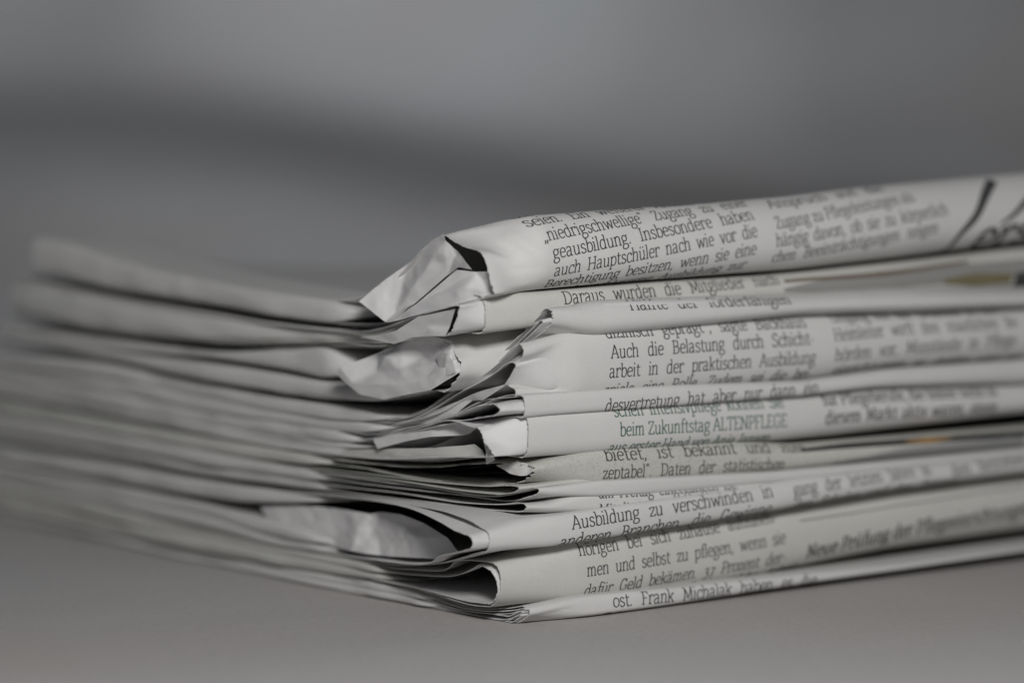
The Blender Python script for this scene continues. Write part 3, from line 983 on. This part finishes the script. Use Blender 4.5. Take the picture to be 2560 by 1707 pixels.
# ---- F: green text, torn patch
F_ = newspaper('newspaper with green lettering beim Zukunftstag and a torn bright inner page', (1325, 1135))
ftop = [(1325, 1036), (1380, 1031), (1570, 1017), (1700, 1009), (2020, 990), (2100, 978), (2192, 970), (2560, 960)]
fbot = [(1312, 1141), (1380, 1135), (1652, 1118), (1988, 1102), (2130, 1090), (2274, 1073), (2560, 1040)]
f = Fold(ftop, fbot, LN['E1'], LN['F1'], None, x0=1322, v0=.2, seed=21, bulge=2.4, ragged=.1, wave=.05)
f.column([
    ('schen Intensivpflege können Sie', 1535, 1042, 1961, 1018),
    ('beim Zukunftstag ALTENPFLEGE', 1549, 1090, 1966, 1066),
    ('aus erster Hand von Anja Jansen', 1527, 1121, 1927, 1088),
], 1, xh=1.75, bold=1.0, mat=2)
f.column([
    ('für Pflegeberufe, die bisher nicht in', 2059, 1014, 2495, 989),
    ('diesem Markt aktiv waren, einen', 2062, 1060, 2489, 1026),
], 0, xh=1.75, bold=1.3)
f.build('outer_sheet', [PAPER, BLACK, GREEN], F_)
nearF = (LN['E1'] + [(934, 1094), (1049, 1068), (1119, 1050), (1160, 1060), (1185, 1068)],
         [(1193, 1068), (1197, 1072), (1203, 1080), (1206, 1092), (1214, 1106), (1226, 1122), (1236, 1140)],
         [(1206, 1142), (1134, 1142), (1049, 1144), (964, 1147)] + LN['F1'][::-1])
q = Fold(ftop, fbot, LN['E1'], LN['F1'], nearF, v0=.2, shrink=.35, bulge=2.0, seed=22, decay=9, ragged=.14)
q.build('inner_sheet', [INNER], F_)
facets('torn_flap', F_, {0: (1207, 1098, -.6), 1: (1224, 1102, -.5), 2: (1237, 1150, -.9), 3: (1217, 1160, -1.0), 4: (1215, 1128, -1.2), 5: (1231, 1128, -1.1)},
       [(0, 1, 4), (1, 5, 4), (4, 5, 3), (5, 2, 3)], PAPER, rough=.2)
facets('crumpled_corner', F_, {0: (934, 1098, -0.8), 1: (944, 1121, -2.02), 2: (1049, 1069, -0.31), 3: (1092, 1058, 0.14), 4: (1119, 1044, 1.7), 5: (1140, 1072, 1.1), 6: (1157, 1088, 0.67), 7: (1075, 1092, -1.47), 8: (1010, 1104, -1.21), 9: (1193, 1069, 0.31), 10: (1150, 1050, 1.1), 11: (1172, 1084, 0.25)},
       [(0, 2, 8), (0, 8, 1), (2, 3, 7), (2, 7, 8), (3, 4, 5), (3, 5, 7), (5, 6, 7), (4, 10, 5), (10, 9, 5), (5, 9, 11), (5, 11, 6)], INNER)
facets('lower_page', F_, {0: (857, 1124, 0), 1: (960, 1122, -.3), 2: (1091, 1119, -.2), 3: (1187, 1110, 1), 4: (1206, 1125, .6), 5: (1215, 1145, -.3), 6: (1134, 1142, -.5), 7: (960, 1147, -.2), 8: (857, 1140, 0), 9: (1060, 1132, -.7)},
       [(0, 1, 7), (0, 7, 8), (1, 2, 9), (1, 9, 7), (2, 3, 4), (2, 4, 9), (4, 5, 6), (4, 6, 9), (9, 6, 7)], PAPER2, rough=.16)
side_fold('side_fold', F_, LN['E1'] + [(940, 1118)], LN['F1'] + [(940, 1124)], PAPER, subs=(0, .55, 1), seed=39)

# ---- E: thin, black text squeezed
E_ = newspaper('narrow newspaper reading desvertretung, wedged between a wide black and a green printed one', (1310, 1040))
etop = [(1290, 996), (1380, 989), (1707, 968), (2020, 954), (2247, 924), (2560, 902)]
ebot = [(1300, 1040), (1380, 1031), (1570, 1018), (2020, 990), (2192, 971), (2560, 960)]
f = Fold(etop, ebot, LN['D1'], LN['E1'], None, x0=1312, v0=-.2, seed=23, wave=.05)
f.text('desvertretung hat aber nur dann ein', 1522, 1020, 2040, 984, 1.75)
f.build('outer_sheet', [PAPER, BLACK], E_)
nearE = (LN['D1'] + [(940, 1085), (1018, 1072), (1090, 1052), (1140, 1036), (1193, 1016)],
         [(1215, 1010), (1240, 1010), (1248, 1018), (1250, 1028), (1240, 1037)],
         [(1198, 1043), (1150, 1052), (1080, 1068), (1000, 1085)] + LN['E1'][::-1])
q = Fold(etop, ebot, LN['D1'], LN['E1'], nearE, v0=-.2, shrink=.2, seed=24, crumple=.12, ragged=.3)
q.build('inner_sheet', [INNER], E_)
side_fold('side_fold', E_, LN['D1'] + [(930, 1082)], LN['E1'] + [(930, 1112)], PAPER, seed=40)

# ---- D: 'Auch die Belastung'
D_ = newspaper('wide newspaper front reading Auch die Belastung durch Schicht, bare white margin at its end', (1300, 985))
dtop = [(1300, 852), (1380, 843), (1598, 825), (1800, 806), (2020, 789), (2301, 784), (2560, 772)]
dbot = [(1285, 998), (1380, 990), (1707, 969), (2020, 955), (2247, 925), (2560, 903)]
nearD = (LN['C1'] + [(940, 1050), (1018, 1043), (1072, 1021), (1140, 973), (1195, 946), (1236, 916), (1275, 880)],
         [(1298, 858), (1306, 868), (1308, 886), (1298, 902), (1290, 920), (1282, 938), (1268, 960), (1290, 976), (1288, 992)],
         [(1250, 995), (1208, 1001), (1140, 1034), (1072, 1060), (1018, 1070), (940, 1080)] + LN['D1'][::-1])
f = Fold(dtop, dbot, LN['C1'], LN['D1'], nearD, v0=.3, seed=25, bulge=2.6, decay=12, wave=.08)
f.column([
    ('dizinisch geprägt“, sagte Backhaus', 1516, 846, 2017, 822),
    ('Auch die Belastung durch Schicht-', 1527, 896, 2034, 860),
    ('arbeit in der praktischen Ausbildung', 1522, 944, 2036, 907),
    ('spiele eine Rolle. Zudem sei die bei-', 1508, 980, 2022, 940),
], 1, xh=1.75)
f.column([
    ('Umgang mit der Situation in den', 2080, 807, 2500, 785),
    ('Heimleiter wirft den staatlichen Be-', 2086, 853, 2552, 817),
    ('hörden vor, Missstände in Pflege-', 2086, 902, 2546, 861),
    ('einrichtungen zu dulden und sie', 2078, 931, 2540, 893),
], 1, xh=1.7)
f.build('outer_sheet', [PAPER, BLACK], D_)
q = Fold(dtop, dbot, LN['C1'], LN['D1'],
         (LN['C1'] + [(940, 1056), (1018, 1052), (1090, 1016), (1150, 980), (1210, 950), (1240, 930)],
          [(1262, 912), (1280, 905), (1290, 912), (1284, 926), (1276, 940), (1262, 962)],
          [(1181, 986), (1108, 1027), (1045, 1047), (960, 1066)] + LN['D1'][::-1]), v0=.3, shrink=.9, bulge=2.0, seed=26, decay=8, ulen=12)
q.build('inner_sheet', [INNER], D_)
facets('crumpled_corner', D_, {0: (1045, 1044, 0), 1: (1140, 1005, 0), 2: (1181, 985, -.6), 3: (1266, 962, -.6), 4: (1292, 975, .4), 5: (1208, 1000, 0), 6: (1140, 1033, -.4), 7: (1072, 1058, 0), 8: (1183, 1000, .6), 9: (1018, 1062, 0)},
       [(0, 1, 6), (0, 6, 7), (1, 2, 8), (1, 8, 6), (2, 3, 5), (2, 5, 8), (0, 7, 9)], INNER, xc=1300)
side_fold('side_fold', D_, LN['C1'] + [(940, 1055), (1000, 1056)], LN['D1'] + [(940, 1080), (1000, 1072)], PAPER, seed=41)

# ---- C: 'Haelfte der'
C_ = newspaper('slender rolled newspaper with frayed pointed tip, reading Hälfte der', (1370, 840))
ctop = [(1366, 768), (1380, 765), (1570, 754), (1734, 748), (2020, 739), (2274, 726), (2560, 724)]
cbot = [(1350, 848), (1380, 843), (1598, 825), (2020, 790), (2301, 784), (2560, 773)]
nearC = (LN['C0'] + [(940, 1030), (1018, 1038), (1072, 1018), (1140, 968), (1195, 936), (1236, 900), (1304, 832), (1345, 789)],
         [(1355, 776), (1366, 770), (1378, 776), (1381, 792), (1378, 810), (1366, 820)],
         [(1331, 848), (1300, 872), (1236, 912), (1180, 948), (1120, 985), (1060, 1035), (1000, 1048)] + LN['C1'][::-1])
f = Fold(ctop, cbot, LN['C0'], LN['C1'], nearC, v0=-.6, seed=27, bulge=2.6, roundness=.95, ce=1.0, lift=.1, decay=11, crumple=.06, ragged=.2)
f.text('Hälfte der förderfähigen', 1576, 776, 1979, 760, 1.75)
f.build('outer_sheet', [PAPER, BLACK], C_)
q = Fold(ctop, cbot, LN['C0'], LN['C1'],
         (LN['C0'] + [(940, 1034), (1018, 1044), (1072, 1026), (1140, 976), (1195, 945), (1240, 908), (1300, 850)],
          [(1335, 815), (1352, 800), (1356, 805), (1345, 818), (1330, 834)],
          [(1290, 872), (1236, 914), (1180, 950), (1120, 988)] + [(1010, 1048)] + LN['C1'][::-1]), v0=-.6, shrink=.4, seed=28, ulen=50)
q.build('inner_sheet', [INNER], C_)
side_fold('side_fold', C_, LN['C0'] + [(940, 1028), (1010, 1036)], LN['C1'] + [(940, 1052), (1010, 1046)], PAPER, seed=42)

# ---- V: the blank one set back, crumpled corner
V_ = newspaper('blank newspaper end set back behind the rolled tip, with a crushed crumpled corner', (1140, 975))
vtop = [(1095, 846), (1301, 824), (1380, 814), (2560, 700)]
vbot = [(1113, 982), (1301, 960), (1380, 952), (2560, 850)]
nearV = (LN['V0'] + [(960, 862), (1020, 852), (1060, 845)],
         [(1091, 842), (1115, 862), (1138, 884), (1150, 905), (1148, 935), (1130, 960), (1112, 978)],
         [(1072, 976), (1010, 990), (963, 996)] + LN['V1'][::-1])
f = Fold(vtop, vbot, LN['V0'], LN['V1'], nearV, v0=10.0, seed=29, bulge=3.2, crumple=.10, ragged=.2, roundness=.75)
f.build('outer_sheet', [PAPER], V_)
facets('crumpled_corner', V_, {0: (849, 918, -3.96), 1: (882, 957, -3.19), 2: (942, 930, 0.39), 3: (947, 883, 1.69), 4: (963, 891, -1.23), 5: (1001, 924, -0.97), 6: (1059, 891, 3.02), 7: (1034, 844, 2.06), 8: (1094, 863, 1.09), 9: (1127, 891, -0.39), 10: (1091, 842, 0.62), 11: (991, 826, 2.08), 12: (985, 862, 3.23), 13: (1078, 974, -1.33), 14: (1000, 960, -2.6), 15: (1113, 918, -2.14), 16: (1089, 912, -0.48), 17: (1151, 929, 0.14), 18: (1149, 896, 2.96), 19: (1130, 852, 2.39), 20: (1062, 948, -1.89), 21: (900, 985, -2.62), 22: (840, 935, -3.55), 23: (960, 998, -1.89)},
       [(0, 1, 2), (0, 2, 3), (3, 2, 4), (2, 5, 4), (12, 3, 4), (12, 4, 7), (4, 5, 6), (4, 6, 7), (7, 6, 8), (7, 8, 10), (11, 7, 10), (11, 12, 7), (6, 16, 8), (5, 16, 6), (5, 14, 20), (5, 20, 16), (14, 13, 20), (2, 14, 5), (1, 14, 2), (16, 20, 15), (20, 13, 15), (15, 13, 17), (15, 17, 18), (8, 9, 19), (10, 8, 19), (9, 18, 19), (1, 21, 14), (21, 23, 14), (23, 13, 14), (22, 1, 0), (22, 21, 1), (8, 9, 16), (9, 15, 16), (9, 18, 15)], INNER, n=12, soft=2, xc=1240)
facets('torn_flap', V_, {0: (1091, 888, -1.2), 1: (1104, 880, -2.2), 2: (1120, 884, -2.6), 3: (1113, 917, -2.2), 4: (1098, 918, -1.4), 5: (1132, 903, -1.8), 6: (1140, 930, -1.0), 7: (1118, 938, -1.2)},
       [(0, 1, 4), (1, 2, 4), (2, 3, 4), (2, 5, 3), (5, 6, 3), (3, 6, 7), (3, 7, 4)], INNER, xc=1240, soft=1)
side_fold('side_fold', V_, LN['V0'] + [(960, 862), (1000, 854)], [(0, 830), (245, 868), (449, 886), (551, 896), (700, 921), (840, 951), (905, 962)], PAPER, seed=43)
side_fold('side_fold', V_, [(-30, 832), (245, 872), (449, 900), (600, 920), (780, 950), (880, 966), (960, 955), (1060, 940)], LN['V1'] + [(960, 1001), (1072, 978)], PAPER, seed=44)

# ---- B: 'Daraus wurden'
B_ = newspaper('newspaper right under the topmost roll reading Daraus wurden die, bright flap at its end', (1214, 820))
btop = [(1214, 745), (1380, 734), (1652, 712), (1920, 694), (2301, 655), (2560, 625)]
bbot = [(1200, 832), (1380, 810), (1700, 790), (2020, 760), (2560, 735)]
f = Fold(btop, bbot, LN['B0'], LN['B1'], None, x0=1214, v0=4.0, seed=45, bulge=2.2, ragged=.1)
f.text('Daraus wurden die Mitglieder nach', 1410, 761, 1950, 710, 1.8)
f.stroke([(1960, 704), (2200, 686), (2420, 655)], [.6, 1.0, .6], 2)
f.stroke([(2360, 704), (2440, 699), (2530, 696)], [.8, 2.2, 1.6], 3)
f.stroke([(2535, 702), (2600, 696), (2660, 690)], [2.5, 3.4, 3.4], 1)
f.stroke([(1960, 726), (2100, 712), (2330, 690), (2570, 668)], [.6, 2.6, 3.0, 3.0], 4, off=.085)  # broad grey band paints in the shade under the topmost roll
f.build('outer_sheet', [PAPER2, BLACK, ink_mat('ink_brown', (.15, .12, .10)), OLIVE, paper_mat('photo_and_shade_grey', (.30, .30, .29))], B_)
nearB = (LN['B0'] + [(900, 829), (945, 822), (1045, 790), (1110, 771)],
         [(1138, 763), (1150, 764), (1147, 775), (1143, 790), (1138, 806), (1131, 826)],
         [(1120, 838), (1080, 840), (1031, 845), (985, 856), (930, 856)] + LN['B1'][::-1])
q = Fold(btop, bbot, LN['B0'], LN['B1'], nearB, v0=4.0, shrink=.35, bulge=2.0, seed=46, decay=8, ragged=.12)
q.build('inner_sheet', [INNER], B_)
facets('crumpled_corner', B_, {0: (945, 838, 0), 1: (985, 860, .4), 2: (991, 826, -.3), 3: (1031, 843, .8), 4: (1045, 792, -.2), 5: (1125, 815, 2.0), 6: (1138, 772, .6), 7: (1113, 838, .8), 8: (1060, 815, .6), 9: (900, 842, 0)},
       [(0, 1, 9), (0, 2, 1), (2, 3, 1), (2, 4, 8), (2, 8, 3), (4, 6, 8), (6, 5, 8), (8, 5, 7), (8, 7, 3)], PAPER, xc=1200)
side_fold('side_fold', B_, LN['B0'] + [(930, 826)], LN['B1'] + [(930, 856)], PAPER, seed=47)

# ---- A: topmost, rolled, crumpled corner
A_ = newspaper('topmost newspaper, thick roll with deeply crumpled corner, reading auch Hauptschüler nach wie vor die', (1300, 730))
atop = [(1290, 556), (1380, 545), (1580, 530), (1788, 517), (2020, 498), (2192, 477), (2560, 443)]
abot = [(1290, 742), (1380, 729), (1652, 705), (2020, 678), (2301, 646), (2560, 613)]
nearA = (LN['A0'] + [(960, 722), (1030, 655), (1078, 604)],
         [(1111, 590), (1135, 605), (1170, 620), (1203, 631), (1214, 653), (1222, 677), (1228, 706), (1236, 734)],
         [(1190, 752), (1140, 763), (1050, 785), (974, 806)] + LN['A1'][::-1])
f = Fold(atop, abot, LN['A0'], LN['A1'], nearA, v0=1.0, seed=48, bulge=5.2, roundness=1.0, ce=1.0, low_part=.42, lift=.0, drop=.0, grow=.15, decay=11, wave=.18, ragged=.1,
         creases=[(1250, 570, 1362, 648, .75, 16), (1113, 592, 1252, 571, .5, 12), (1222, 677, 1360, 668, -.35, 10), (1240, 610, 1330, 640, -.5, 14), (1236, 730, 1340, 700, .3, 9)])
f.column([
    ('die Kranken und der Pflege sollen', 1300, 562, 1880, 515),
    ('seien. Ein weiterer Ansatz ist der', 1325, 585, 1890, 522),
    ('„niedrigschwellige“ Zugang zu einer', 1360, 610, 1885, 532),
    ('geausbildung. Insbesondere haben', 1383, 648, 1886, 549),
    ('auch Hauptschüler nach wie vor die', 1383, 690, 1893, 587),
    ('Berechtigung besitzen, wenn sie eine', 1366, 709, 1889, 632),
    ('abgeschlossene Ausbildung zur', 1420, 716, 1865, 660),
], 3, xh=1.75)
f.column([
    ('Anspruch auf die', 1925, 522, 2220, 486),
    ('Zugang zu Pflegeleistungen als', 1942, 574, 2290, 509),
    ('hängig davon, ob sie zu körperlich', 1940, 617, 2370, 536),
    ('chen Beeinträchtigungen neigen', 1930, 647, 2345, 578),
], 2, xh=1.7)
f.stroke([(2480, 452), (2462, 490), (2440, 540), (2396, 590), (2345, 628), (2300, 648)], [1.9, 1.7, 1.4, 1.1, .9, .7])
f.text('erster', 2392, 634, 2760, 556, 6.0, 1.45)
f.stroke([(2570, 498), (2530, 540), (2500, 560)], [1.2, .8, .3])
f.build('outer_sheet', [PAPER, BLACK], A_)
facets('crumpled_corner', A_, {0: (897, 753, -4.9), 1: (961, 701, 0.06), 2: (1021, 658, 3.98), 3: (965, 806, -2.17), 4: (990, 780, 0.16), 5: (1078, 601, 1.12), 6: (1110, 584, -0.5), 7: (1113, 601, -0.3), 8: (1143, 628, 3.01), 9: (1116, 690, 3.08), 10: (1080, 650, 0.63), 11: (1037, 759, 1.14), 12: (1147, 668, 1.87), 13: (1189, 680, 1.21), 14: (1233, 734, 2.64), 15: (1140, 762, -1.22), 16: (974, 806, -2.5), 22: (1178, 674, -0.43), 23: (1165, 716, -1.21), 26: (1187, 754, -0.91), 27: (1040, 761, -1.95), 28: (1141, 675, -0.82), 18: (1221, 679, 1.14)},
    [(0, 1, 3), (1, 2, 4), (1, 4, 3), (2, 5, 10), (2, 10, 4), (10, 9, 11), (10, 11, 4), (4, 11, 16), (4, 16, 3), (5, 6, 7), (5, 7, 10), (7, 9, 10), (7, 8, 9),
     (16, 27, 15), (27, 28, 13), (27, 13, 23), (27, 23, 15), (23, 14, 15), (13, 14, 23), (15, 14, 26), (8, 22, 12), (8, 12, 9), (13, 18, 14)], INNER, n=12, soft=2, xc=1250, rough=.14)
side_fold('side_fold', A_, LN['A0'] + [(930, 756)], LN['A1'] + [(930, 806)], PAPER, seed=49, crumple=.15)

n_text = sum(len(o.data.polygons) for o in sc.objects if o.type == 'MESH')
print('polygons', n_text)
